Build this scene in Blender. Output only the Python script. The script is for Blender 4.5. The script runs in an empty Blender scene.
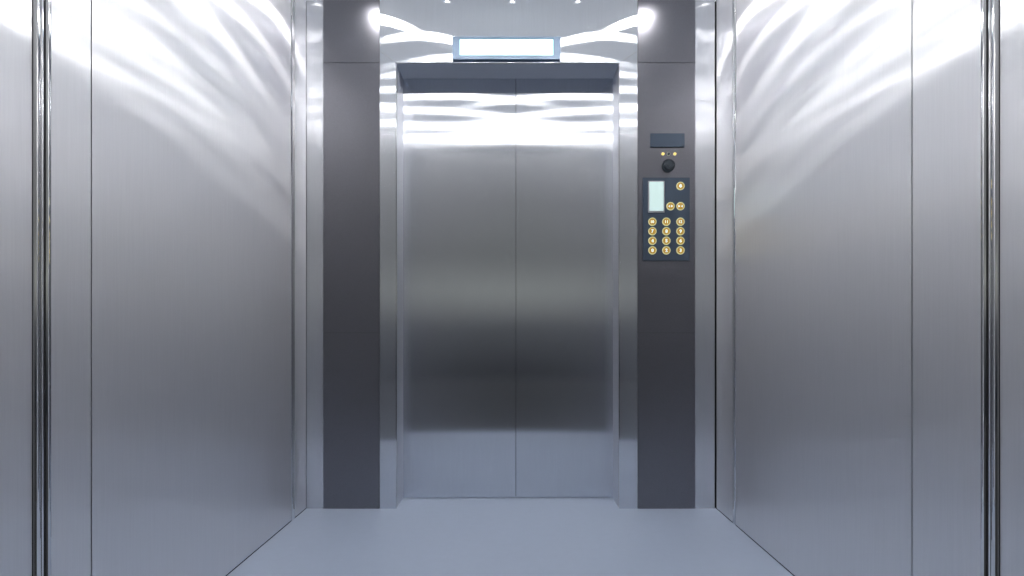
import bpy, bmesh, math
from mathutils import Vector, Matrix
S = bpy.context.scene
C = S.collection

# ------------------------------------------------------------------ camera
CAMY, CAMZ = -2.4117, 0.8267
cd = bpy.data.cameras.new('camera'); cam = bpy.data.objects.new('camera', cd); C.objects.link(cam)
cam.location = (0, CAMY, CAMZ); cam.rotation_euler = (math.pi/2, 0, 0)
cd.sensor_width = 36; cd.lens = 18; cd.shift_x = -2/1024; cd.shift_y = 45/1024; cd.clip_start = .02
S.camera = cam

# ------------------------------------------------------------------ world: the dim hall behind the open side of the cabin
W = bpy.data.worlds.new('world'); S.world = W; W.use_nodes = True
wn = W.node_tree.nodes; wl = W.node_tree.links; wn.clear()
tc = wn.new('ShaderNodeTexCoord'); sx = wn.new('ShaderNodeSeparateXYZ'); wl.new(tc.outputs['Generated'], sx.inputs[0])
mr = wn.new('ShaderNodeMapRange'); mr.inputs[1].default_value = -1; mr.inputs[2].default_value = 1
wl.new(sx.outputs['Z'], mr.inputs[0])
cr = wn.new('ShaderNodeValToRGB'); wl.new(mr.outputs[0], cr.inputs[0])
WORLD = [(-1, (.012, .013, .017)), (-.16, (.009, .010, .013)), (-.06, (.022, .024, .028)), (.01, (.06, .064, .07)), (.04, (.14, .145, .145)), (.08, (.22, .23, .22)),
         (.15, (.13, .135, .135)), (.25, (.16, .165, .17)), (.40, (.34, .35, .37)), (1, (.4, .42, .45))]
el = cr.color_ramp.elements
while len(el) > 1: el.remove(el[-1])
for i, (p, c) in enumerate(WORLD):
    e = el[0] if i == 0 else el.new((p + 1) / 2)
    e.position = (p + 1) / 2; e.color = (*c, 1)
bg = wn.new('ShaderNodeBackground'); bg.inputs[1].default_value = 1.0
wl.new(cr.outputs[0], bg.inputs[0]); wo = wn.new('ShaderNodeOutputWorld'); wl.new(bg.outputs[0], wo.inputs[0])

# ------------------------------------------------------------------ exposure
S.view_settings.view_transform = 'Standard'; S.view_settings.look = 'None'
S.view_settings.exposure = 0.30; S.view_settings.gamma = 1; S.view_settings.use_curve_mapping = False
S.cycles.max_bounces = 16; S.cycles.glossy_bounces = 12; S.cycles.diffuse_bounces = 5
S.cycles.sample_clamp_indirect = 12; S.cycles.use_denoising = True; S.cycles.denoising_prefilter = 'ACCURATE'; S.cycles.blur_glossy = 0

LAMP = 41.0          # downlight emission strength
# ceiling downlights: x, distance from the front wall, radius
DOWN = []
for s in (-1, 1):
    DOWN += [(-.013+s*x, g, r) for x, g, r in ((.65, .145, .038), (.43, .29, .034), (.22, .50, .034), (.31, .67, .034), (.455, .90, .036),
             (.515, 1.163, .045), (.30, 1.41, .047))]
DOWN += [(-.013, .50, .030), (-.013, 1.127, .038), (-.013, 1.335, .046)]
MINI = [(-.935, .03), (-.315, .012), (-.008, .012), (.302, .012), (.909, .03)]

# ------------------------------------------------------------------ materials
def nt(name):
    m = bpy.data.materials.new(name); m.use_nodes = True
    t = m.node_tree; b = t.nodes['Principled BSDF']; return m, t, b
def brushed(name, col, ax, ay, grain=.05, haze=0, hrough=.55, fixed=None, dist='GGX'):
    """vertically brushed steel: fine vertical scratches fan reflections out sideways (ax) and keep them crisp vertically (ay)"""
    m = bpy.data.materials.new(name); m.use_nodes = True; t = m.node_tree; N = t.nodes; L = t.links
    N.remove(N['Principled BSDF'])
    b = N.new('ShaderNodeBsdfAnisotropic'); b.distribution = dist
    b.inputs['Roughness'].default_value = (ax*ay)**.25; b.inputs['Anisotropy'].default_value = (ay/ax)**.5 - 1
    g = N.new('ShaderNodeNewGeometry')
    if fixed:
        tn = N.new('ShaderNodeCombineXYZ')
        for i in range(3): tn.inputs[i].default_value = fixed[i]
    else:
        cx = N.new('ShaderNodeVectorMath'); cx.operation = 'CROSS_PRODUCT'; L.new(g.outputs['True Normal'], cx.inputs[0]); cx.inputs[1].default_value = (0, 0, 1)
        tn = N.new('ShaderNodeVectorMath'); tn.operation = 'NORMALIZE'; L.new(cx.outputs[0], tn.inputs[0])
    L.new(tn.outputs[0], b.inputs['Tangent'])
    # faint vertical scratches in the colour of the steel
    s2 = N.new('ShaderNodeVectorMath'); s2.operation = 'MULTIPLY'; L.new(g.outputs['Position'], s2.inputs[0]); s2.inputs[1].default_value = (300, 300, 7)
    nz = N.new('ShaderNodeTexNoise'); nz.inputs['Scale'].default_value = 1; nz.inputs['Detail'].default_value = 3; L.new(s2.outputs[0], nz.inputs['Vector'])
    mx = N.new('ShaderNodeMix'); mx.data_type = 'RGBA'; L.new(nz.outputs[0], mx.inputs[0])
    mx.inputs[6].default_value = (*[c*(1-grain) for c in col], 1); mx.inputs[7].default_value = (*[min(1, c*(1+grain)) for c in col], 1)
    L.new(mx.outputs[2], b.inputs['Color'])
    out = N['Material Output'].inputs['Surface']
    if haze:   # a softer sheen under the crisp brushed one
        b2 = N.new('ShaderNodeBsdfPrincipled'); b2.inputs['Metallic'].default_value = 1; b2.inputs['Roughness'].default_value = hrough
        L.new(mx.outputs[2], b2.inputs['Base Color'])
        ms = N.new('ShaderNodeMixShader'); ms.inputs[0].default_value = haze
        L.new(b.outputs[0], ms.inputs[1]); L.new(b2.outputs[0], ms.inputs[2]); L.new(ms.outputs[0], out)
    else: L.new(b.outputs[0], out)
    return m
def plain(name, col, rough=.5, metallic=0, spec=.5, emis=None, es=1, noise=0, nscale=400):
    m, t, b = nt(name)
    b.inputs['Base Color'].default_value = (*col, 1); b.inputs['Roughness'].default_value = rough; b.inputs['Metallic'].default_value = metallic
    b.inputs['Specular IOR Level'].default_value = spec
    if emis: b.inputs['Emission Color'].default_value = (*emis, 1); b.inputs['Emission Strength'].default_value = es
    if noise:
        N = t.nodes; L = t.links; g = N.new('ShaderNodeNewGeometry')
        nz = N.new('ShaderNodeTexNoise'); nz.inputs['Scale'].default_value = nscale; nz.inputs['Detail'].default_value = 2; L.new(g.outputs['Position'], nz.inputs['Vector'])
        mx = N.new('ShaderNodeMix'); mx.data_type = 'RGBA'; L.new(nz.outputs[0], mx.inputs[0])
        mx.inputs[6].default_value = (*[c*(1-noise) for c in col], 1); mx.inputs[7].default_value = (*[min(1, c*(1+noise)) for c in col], 1)
        L.new(mx.outputs[2], b.inputs['Base Color'])
    return m
M = dict(
    wall=brushed('brushed_wall_steel', (.90, .90, .92), .31, .008, haze=.50, hrough=.50, fixed=(0, .968, -.25)),
    corner=brushed('brushed_corner_steel', (.78, .79, .83), .3, .008, haze=.35, hrough=.45),
    reveal=brushed('brushed_reveal_steel', (.80, .81, .86), .3, .01, haze=.6, hrough=.5),
    door=brushed('brushed_door_steel', (.70, .72, .76), .27, .007, grain=.08, haze=.03, dist='BECKMANN'),
    frame=brushed('brushed_frame_steel', (.72, .74, .78), .27, .006, haze=.03, dist='BECKMANN'),
    soffit=plain('soffit_steel', (.72, .74, .78), .5, .1),
    dark=plain('dark_textured_steel', (.23, .228, .255), .34, 1.0, noise=.35, nscale=900),
    ceil=plain('ceiling_added_glow', (.88, .89, .91), .5, 0, emis=(.93, .97, 1), es=.28),  # weak emission added so the ceiling reflects brighter in the door header
    floor=plain('blue_grey_floor', (.305, .355, .445), .38, 0, noise=.03, nscale=30),
    chrome=plain('polished_chrome', (.80, .80, .80), .06, 1.0),
    gap=plain('dark_gap', (.012, .012, .014), .7),
    hall=plain('dark_hall_floor', (.012, .013, .015), .8),
    plate=plain('blue_grey_plate', (.08, .11, .155), .34, .3),
    box=plain('pale_blue_housing', (.25, .34, .47), .35, .2),
    knob=plain('black_plastic', (.045, .06, .075), .35),
    lcd=plain('pale_green_screen', (.45, .6, .57), .3, emis=(.76, .95, .92), es=.45),
    bezel=plain('silver_bezel', (.55, .56, .60), .3, .6),
    amber=plain('amber_button', (.5, .29, .03), .35, emis=(.62, .36, .05), es=.22),
    ring=plain('lit_button_ring', (.55, .52, .24), .35, emis=(.8, .78, .42), es=.34),
    glyph=plain('lit_glyph', (.85, .9, .85), .4, emis=(.88, 1.0, .92), es=.7),
    led=plain('amber_led', (.8, .6, .15), .3, emis=(1, .78, .25), es=.8),
    ledrim=plain('led_rim', (.6, .62, .5), .3, .5),
    screen=plain('lit_white_screen', (.8, .85, .85), .3, emis=(.95, 1, 1), es=1.6),
    cyan=plain('cyan_screen_edge', (.25, .6, .62), .3, emis=(.35, .85, .85), es=.5),
    lamp=plain('lamp_diffuser', (.9, .9, .9), .5, emis=(1, .985, .975), es=LAMP),
    mini=plain('small_lamp_diffuser', (.9, .9, .9), .5, emis=(1, .99, .98), es=4),
    screw=plain('screw_steel', (.1, .12, .14), .4, .8),
)

# ------------------------------------------------------------------ helpers
def ob(name, bm, mat, parent=None, loc=None, smooth=False):
    me = bpy.data.meshes.new(name); bmesh.ops.recalc_face_normals(bm, faces=bm.faces)
    if smooth:
        for f in bm.faces: f.smooth = True
    bm.to_mesh(me); bm.free(); me.materials.append(M[mat])
    o = bpy.data.objects.new(name, me); C.objects.link(o)
    if loc: o.location = loc
    if parent: o.parent = parent
    return o
def box(x0, x1, y0, y1, z0, z1, bev=0, bm=None):
    bm = bm or bmesh.new()
    r = bmesh.ops.create_cube(bm, size=1)
    for v in r['verts']:
        v.co = Vector(((x0+x1)/2 + v.co.x*(x1-x0), (y0+y1)/2 + v.co.y*(y1-y0), (z0+z1)/2 + v.co.z*(z1-z0)))
    if bev:
        es = list({e for v in r['verts'] for e in v.link_edges})
        bmesh.ops.bevel(bm, geom=es, offset=bev, segments=2, affect='EDGES')
    return bm
def disc(r, y0, y1, seg=28, bev=0, cx=0, cz=0, bm=None, axis='Y'):
    """a short cylinder along Y (or Z) from y0 to y1"""
    bm = bm or bmesh.new()
    R = bmesh.ops.create_cone(bm, cap_ends=True, segments=seg, radius1=r, radius2=r, depth=abs(y1-y0))
    for v in R['verts']:
        c = v.co.copy()
        v.co = Vector((c.x+cx, (y0+y1)/2 + c.z, c.y+cz)) if axis == 'Y' else Vector((c.x+cx, c.y+cz, (y0+y1)/2 + c.z))
    if bev:
        es = [e for e in {e for v in R['verts'] for e in v.link_edges} if len(e.link_faces) == 2 and any(len(f.verts) > 4 for f in e.link_faces)]
        bmesh.ops.bevel(bm, geom=es, offset=bev, segments=2, affect='EDGES')
    return bm
def prism(pts, h0, h1, place):
    """closed outline pts (a,b) extruded from h0 to h1, place(a,b,h)->xyz"""
    bm = bmesh.new(); n = len(pts)
    A = [bm.verts.new(place(a, b, h0)) for a, b in pts]; B = [bm.verts.new(place(a, b, h1)) for a, b in pts]
    bm.faces.new(A); bm.faces.new(B[::-1])
    for i in range(n): bm.faces.new((A[i], A[(i+1) % n], B[(i+1) % n], B[i]))
    return bm
def tag(o, label=None, cat=None, group=None, kind=None):
    for k, v in (('label', label), ('category', cat), ('group', group), ('kind', kind)):
        if v: o[k] = v
    return o
def empty(name, loc=(0, 0, 0)):
    o = bpy.data.objects.new(name, None); C.objects.link(o); o.location = loc; o.empty_display_size = .05; return o

# ------------------------------------------------------------------ the cabin
XL, XR, H, BK = -.978, .952, 2.395, -1.557     # side walls, ceiling height, open rear edge
DY = .149                                       # door plane behind the front wall plane
OL, OR, OT = -.554, .495, 2.098                 # door opening
GAP = .0018

tag(ob('floor', box(XL, XR, BK, DY+.12, -.05, 0), 'floor'), 'smooth blue-grey cabin floor running up to the steel door', 'floor', kind='structure')
tag(ob('floor', box(-3.2, 3.2, -6.5, BK-.002, -.05, -.001), 'hall'), 'dark hall floor behind the open rear of the cabin', 'floor', kind='structure')
tag(ob('ceiling', box(XL, XR, BK, DY+.12, H, H+.05), 'ceil'), 'pale cabin ceiling with an added soft glow over the brushed steel walls', 'ceiling', kind='structure')

def side_wall(side):
    s = -1 if side == 'left' else 1
    X = XL if s < 0 else XR
    def bx(y0, y1, z0, z1, d0, d1): return box(min(X+s*d0, X+s*d1), max(X+s*d0, X+s*d1), y0, y1, z0, z1)
    w = ob('wall_'+side, bx(BK, .20, 0, H, .012, .06), 'gap')
    tag(w, side + ' cabin wall of tall brushed steel panels', 'wall', kind='structure')
    seam = -1.227 if s < 0 else -1.187
    near = (-1.373, -1.333) if s < 0 else (-1.409, -1.371)
    far = (-.165, -.124) if s < 0 else (-.216, -.180)
    for y0, y1 in ((BK, near[0]), (near[1], seam-GAP), (seam+GAP, far[0]), (far[1], -.004)):
        ob('wall_panel', bx(y0, y1, .004, H, 0, .012), 'wall', w)
    return near, far
def profile(side, rng, wide, name, label):
    s = -1 if side == 'left' else 1
    X = XL if s < 0 else XR
    y0, y1 = rng; w = y1 - y0
    # outline in (t along the wall, p out into the cabin)
    if wide:
        t = empty(name, (X, (y0+y1)/2, 0)); tag(t, label, 'trim', kind='structure')
        ob('channel', box(min(0, s*.012), max(0, s*.012), -w/2, w/2, 0, H), 'gap', t)
        def rib(a0, a1, hgt):
            n = 10; pts = [(a0, -.002)] + [(a0 + (a1-a0)*(.5-.5*math.cos(math.pi*i/n)), hgt*math.sin(math.pi*i/n)**.6) for i in range(n+1)] + [(a1, -.002)]
            o = ob('rib', prism(pts, 0.001, H, lambda a, b, h: (-s*b, a, h)), 'chrome', t, smooth=False)
            return o
        rib(-w*.46, -w*.10, .0065); rib(-w*.09, w*.10, .004); rib(w*.19, w*.5, .006)
    else:
        n = 12; pts = [(y0+.003, -.006)] + [(y0+.003 + (w-.006)*(i/n), .003*math.sin(math.pi*i/n)**.8 + .001*math.sin(2*math.pi*i/n)) for i in range(n+1)] + [(y1-.003, -.006)]
        t = ob(name, prism(pts, 0.001, H, lambda a, b, h: (X-s*b, a, h)), 'chrome'); tag(t, label, 'trim', kind='structure')
    return t
nl, fl = side_wall('left'); nr, fr = side_wall('right')
profile('left', nl, True, 'trim_1', 'polished chrome ribbed strip between the left wall panels near the viewer')
profile('left', fl, False, 'trim_2', 'thin chrome strip on the left wall beside the front corner')
profile('right', nr, True, 'trim_3', 'polished chrome ribbed strip between the right wall panels near the viewer')
profile('right', fr, False, 'trim_4', 'thin chrome strip on the right wall beside the front corner')

# front wall: backing, corner strips, dark columns, door surround
PL = (-.898, -.632)         # dark column left of the door
PR = (.5815, .853)          # dark column right of the door
wf = ob('wall_front', box(XL-.05, OL-.003, .012, .17, 0, H), 'gap')
tag(wf, 'front cabin wall around the steel lift door', 'wall', kind='structure')
ob('backing', box(OR+.003, XR+.05, .012, .17, 0, H), 'gap', wf)
ob('backing', box(OL-.003, OR+.003, .012, DY-.03, OT+.003, H), 'gap', wf)
ob('backing', box(OL-.003, OR+.003, DY-.03, .17, OT+.09, H), 'gap', wf)
ob('corner_panel', box(XL, PL[0], 0, .012, 0, H), 'corner', wf)
ob('corner_panel', box(PR[1], XR-.0065, 0, .012, 0, H), 'corner', wf)
def column(name, x0, x1, label):
    t = empty(name, ((x0+x1)/2, 0, 0)); tag(t, label, 'panel', kind=None)
    h = (x1-x0)/2 - .0008; zs = [0.0, .8275, 2.098, H]
    for i in range(3):
        ob('steel_sheet', box(-h, h, -.004, .012, zs[i]+(.0008 if i == 2 else .0003), zs[i+1]-(.0008 if i == 1 else .0003), .0006), 'dark', t)
    return t
column('wall_column', *PL, 'dark grey steel column panel left of the lift door, without controls')
column('wall_column', *PR, 'dark grey steel column panel right of the lift door, carrying the controls')

# door surround with mitred corners (front faces in one L-shaped set, inner reveals)
tr = empty('trim_5', (0, 0, 0)); tag(tr, 'brushed steel surround of the lift door with mitred corners', 'door frame', kind='structure')
xl, xr_ = PL[1]+.0005, PR[0]-.0005
MZ = 2.155              # where the mitre meets the dark columns
def yz(pts, y0, y1): return prism(pts, y0, y1, lambda a, b, h: (a, h, b))
ob('side_jamb', yz([(xl, 0), (OL, 0), (OL, OT-.001), (xl, MZ-.001)], -.002, .012), 'frame', tr)
ob('side_jamb', yz([(OR, 0), (xr_, 0), (xr_, MZ-.001), (OR, OT-.001)], -.002, .012), 'frame', tr)
ob('header', yz([(OL, OT+.001), (OR, OT+.001), (xr_, MZ+.001), (xr_, H), (xl, H), (xl, MZ+.001)], -.002, .012), 'frame', tr)
ob('reveal', box(OL-.003, OL, 0.0, DY, 0, OT), 'reveal', tr)
ob('reveal', box(OR, OR+.003, 0.0, DY, 0, OT), 'reveal', tr)
ob('reveal', box(OL-.003, OR+.003, 0.0, DY-.001, OT, OT+.003), 'soffit', tr)
for s_, ox, px_ in ((-1, OL, xl), (1, OR, xr_)):
    ob('mitre_bead', yz([(ox, OT-.0008), (ox, OT+.0022), (px_, MZ+.0014), (px_, MZ-.0014)], -.0035, -.0005), 'chrome', tr)
# polished edge bead along the opening
bd = box(OL-.0015, OL+.0015, -.0045, -.0005, 0, OT+.0015); box(OR-.0015, OR+.0015, -.0045, -.0005, 0, OT+.0015, bm=bd); box(OL, OR, -.0045, -.0005, OT-.0015, OT+.0015, bm=bd)
ob('edge_bead', bd, 'chrome', tr)

SEAM = .0095
def leaf(n, x0, x1, label):
    d = ob('door_%d' % n, box(x0, x1, DY, DY+.03, .003, OT+.08), 'door'); tag(d, label, 'door', kind='structure'); return d
leaf(1, OL-.002, SEAM-.0010, 'left leaf of the brushed steel lift door')
leaf(2, SEAM+.0010, OR+.002, 'right leaf of the brushed steel lift door')
ob('door_gap', box(SEAM-.02, SEAM+.02, DY+.03, DY+.04, 0, OT+.08), 'gap', tr)

# ------------------------------------------------------------------ ceiling lamps
def downlight(i, x, g, r):
    t = empty('downlight', (x, -g, H))
    bm = bmesh.new(); n = 36; prof = [(r+.012, 0), (r+.012, -.004), (r+.008, -.006), (r, -.003), (r, 0)]
    rings = [[bm.verts.new((a*math.cos(2*math.pi*k/n), a*math.sin(2*math.pi*k/n), b)) for k in range(n)] for a, b in prof]
    for j in range(len(prof)-1):
        for k in range(n): bm.faces.new((rings[j][k], rings[j][(k+1) % n], rings[j+1][(k+1) % n], rings[j+1][k]))
    ob('trim_ring', bm, 'chrome', t, smooth=False)
    ob('diffuser', disc(r, -.010, -.0005, 36, .002, axis='Z'), 'lamp', t)
    return t
def where(x, g):
    side = 'left' if x < -.05 else 'right' if x > .05 else 'middle'
    return side
for i, (x, g, r) in enumerate(DOWN):
    t = downlight(i, x, g, r)
    tag(t, 'round ceiling downlight on the %s, %d cm from the front wall, mirrored in the steel' % (where(x, g), round(g*100)), 'light', 'round downlights in the cabin ceiling')
for i, (x, g) in enumerate(MINI):
    t = empty('mini_spotlight', (x, -g, H))
    ob('housing', disc(.011, -.002, 0, 20, .0005, axis='Z'), 'chrome', t)
    ob('lens', disc(.008, -.003, -.0015, 20, axis='Z'), 'mini', t)
    pos = ['leftmost', 'second from the left', 'middle', 'second from the right', 'rightmost'][i]
    tag(t, 'tiny spotlight washing the top of the front wall, %s of five' % pos, 'light', 'tiny spotlights along the front wall')

# ------------------------------------------------------------------ lit display above the door
def P(x, y, Y=0):  # pixel in the 1024x576 frame to the point on the plane at depth Y
    k = (Y - CAMY) / 512.0
    return ((x-514)*k, CAMZ + (333-y)*k)
yf = -.016
x0, z1 = P(452.5, 36.5, yf); x1, z0 = P(560.5, 59, yf)
cxx, czz = (x0+x1)/2, (z0+z1)/2
t = empty('display_panel', (cxx, -.002, czz)); tag(t, 'wide pale blue light box with a glowing white screen above the lift door', 'display')
hw, hh = (x1-x0)/2, (z1-z0)/2
sw0, sz1 = P(459.5, 38.8, yf); sw1, sz0 = P(553.5, 55.2, yf)
a0, a1, b0, b1 = sw0-cxx, sw1-cxx, sz0-czz, sz1-czz
bm = box(-hw, a0, -.014, 0, -hh, hh); box(a1, hw, -.014, 0, -hh, hh, bm=bm); box(a0, a1, -.014, 0, -hh, b0, bm=bm); box(a0, a1, -.014, 0, b1, hh, bm=bm); box(a0, a1, -.006, 0, b0, b1, bm=bm)
ob('housing', bm, 'box', t)
ob('screen', box(a0+.003, a1-.003, -.0115, -.006, b0+.003, b1-.003), 'screen', t)
e = .0028
bm = box(a0, a1, -.012, -.006, b0, b0+e); box(a0, a1, -.012, -.006, b1-e, b1, bm=bm); box(a0, a0+e, -.012, -.006, b0+e, b1-e, bm=bm); box(a1-e, a1, -.012, -.006, b0+e, b1-e, bm=bm)
ob('screen_edge', bm, 'cyan', t)

# ------------------------------------------------------------------ controls on the right column
YC = -.004
k = 1/212.3
def CP(x, y):
    a, b = P(x, y, YC-.004); return a, b
def text_mesh(s, size, y0, y1, parent, mat, name):
    cu = bpy.data.curves.new('glyph', 'FONT'); cu.body = s; cu.size = size; cu.align_x = 'CENTER'; cu.align_y = 'CENTER'; cu.offset = size*(.045 if len(s) == 1 else .02)
    cu.extrude = (y1-y0)/2; cu.resolution_u = 3
    tmp = bpy.data.objects.new('glyph', cu); C.objects.link(tmp); bpy.context.view_layer.update()
    me = bpy.data.meshes.new_from_object(tmp.evaluated_get(bpy.context.evaluated_depsgraph_get()))
    bpy.data.objects.remove(tmp)
    xs = [v.co.x for v in me.vertices]; zs = [v.co.y for v in me.vertices]
    mx, mz = (min(xs)+max(xs))/2, (min(zs)+max(zs))/2
    for v in me.vertices:
        a, b, c = v.co; v.co = (a-mx, (y0+y1)/2 - c, b-mz)
    me.materials.clear(); me.materials.append(M[mat])
    o = bpy.data.objects.new(name, me); C.objects.link(o); o.parent = parent; return o

# blank plate with four screws
x0, z1 = CP(650.2, 133.6); x1, z0 = CP(684.4, 147.2)
t = empty('cover_plate', ((x0+x1)/2, YC, (z0+z1)/2)); tag(t, 'blue-grey rectangular plate with corner screws at the top of the controls', 'plate')
hw, hh = (x1-x0)/2, (z1-z0)/2
ob('plate', box(-hw, hw, -.008, 0, -hh, hh, .0008), 'plate', t)
for sx_ in (-1, 1):
    for sz_ in (-1, 1):
        ob('screw', disc(.0032, -.0095, -.0075, 12, .0004, sx_*(hw-.009), sz_*(hh-.009)), 'screw', t)
# three small indicator lamps
for j, (px, py) in enumerate(((662.9, 153.9), (668.7, 153.8), (674.8, 153.9))):
    x, z = CP(px, py)
    if j != 1:
        t = empty('indicator_lamp', (x, YC, z)); tag(t, 'small amber indicator lamp %s of the small dark dot under the blue-grey plate' % ('left' if j == 0 else 'right'), 'lamp', 'amber indicator lamps')
        ob('rim', disc(.0085, -.003, 0, 20, .0008), 'ledrim', t); ob('lens', disc(.006, -.006, -.003, 20, .0015), 'led', t)
    else:
        t = empty('sensor', (x, YC, z)); tag(t, 'small dark round dot between the two amber indicator lamps', 'sensor')
        ob('rim', disc(.0085, -.003, 0, 20, .0008), 'ledrim', t); ob('lens', disc(.0065, -.005, -.003, 20, .001), 'screw', t)
# round black switch
x, z = CP(668.4, 165.6)
t = empty('key_switch', (x, YC, z)); tag(t, 'round black knob under the indicator lamps, above the keypad', 'switch')
ob('collar', disc(.030, -.008, 0, 36, .0015), 'knob', t); ob('cap', disc(.0225, -.016, -.008, 36, .002), 'knob', t); ob('keyhole', disc(.009, -.0185, -.016, 24, .001), 'knob', t)

# keypad
x0, z1 = CP(642.8, 177.6); x1, z0 = CP(689.6, 260.6)
kx, kz = (x0+x1)/2, (z0+z1)/2
kp = empty('keypad', (kx, YC, kz)); tag(kp, 'blue-grey lift keypad with pale screen and amber numbered buttons', 'keypad')
hw, hh = (x1-x0)/2, (z1-z0)/2
ob('plate', box(-hw, hw, -.006, 0, -hh, hh, .001), 'plate', kp)
def L_(px, py): a, b = CP(px, py); return a-kx, b-kz
a0, b1 = L_(647.8, 181.2); a1, b0 = L_(664.3, 213)
bz = ob('bezel', box(a0, a1, -.010, -.006, b0, b1, .001), 'bezel', kp)
ob('screen', box(a0+.006, a1-.006, -.012, -.0095, b0+.009, b1-.005), 'lcd', bz)
def glyph(parent, s):
    if s == '<>' or s == '><':
        bm = bmesh.new(); w, h = .0065, .0058
        for d in (-1, 1):
            tip, base = (d*.0105, d*.003) if s == '<>' else (d*.002, d*.0098)
            A = [bm.verts.new((x_, y_, z_)) for y_ in (-.0105, -.0092) for x_, z_ in ((tip, 0), (base, h), (base, -h))]
            bm.faces.new(A[:3]); bm.faces.new(A[3:][::-1])
            for i in range(3): bm.faces.new((A[i], A[(i+1) % 3], A[3+(i+1) % 3], A[3+i]))
        ob('symbol', bm, 'glyph', parent)
    elif s == 'bell':
        pts = [(-.008, -.005), (-.006, -.003), (-.0055, .003), (-.003, .007), (0, .0088), (.003, .007), (.0055, .003), (.006, -.003), (.008, -.005)]
        bm = prism(pts, -.0105, -.0092, lambda a, b, h: (a, h, b))
        disc(.0022, -.0105, -.0092, 12, 0, 0, -.0075, bm=bm)
        ob('symbol', bm, 'glyph', parent)
    else:
        text_mesh(s, .0205 if len(s) == 1 else .0180, -.0105, -.0092, parent, 'glyph', 'symbol')
BT = [('bell', 680.2, 186.2), ('<>', 670.3, 206.4), ('><', 680.2, 206.4)]
for r_, row in enumerate((('10', '11', '12'), ('7', '8', '9'), ('4', '5', '6'), ('0', '2', '3'))):
    for c_, s in enumerate(row): BT.append((s, (652.2, 666.1, 680.2)[c_], (221.9, 231.4, 240.9, 250.5)[r_]))
desc = {'bell': 'button with a white bell', '<>': 'door-open button with outward arrows', '><': 'door-close button with inward arrows'}
for s, px, py in BT:
    a, b = L_(px, py)
    bt = ob('button', disc(.0165, -.0092, -.006, 28, .0006), 'amber', kp, loc=(a, 0, b)); bt['label'] = desc.get(s, 'amber button marked ' + s)
    bm = bmesh.new(); n = 32
    prof = [(.0193, -.006), (.0193, -.0092), (.0183, -.0100), (.0155, -.0098), (.0155, -.0088)]
    rings = [[bm.verts.new((q*math.cos(2*math.pi*i/n), y_, q*math.sin(2*math.pi*i/n))) for i in range(n)] for q, y_ in prof]
    for j in range(4):
        for i in range(n): bm.faces.new((rings[j][i], rings[j][(i+1) % n], rings[j+1][(i+1) % n], rings[j+1][i]))
    ob('ring', bm, 'ring', bt)
    glyph(bt, s)
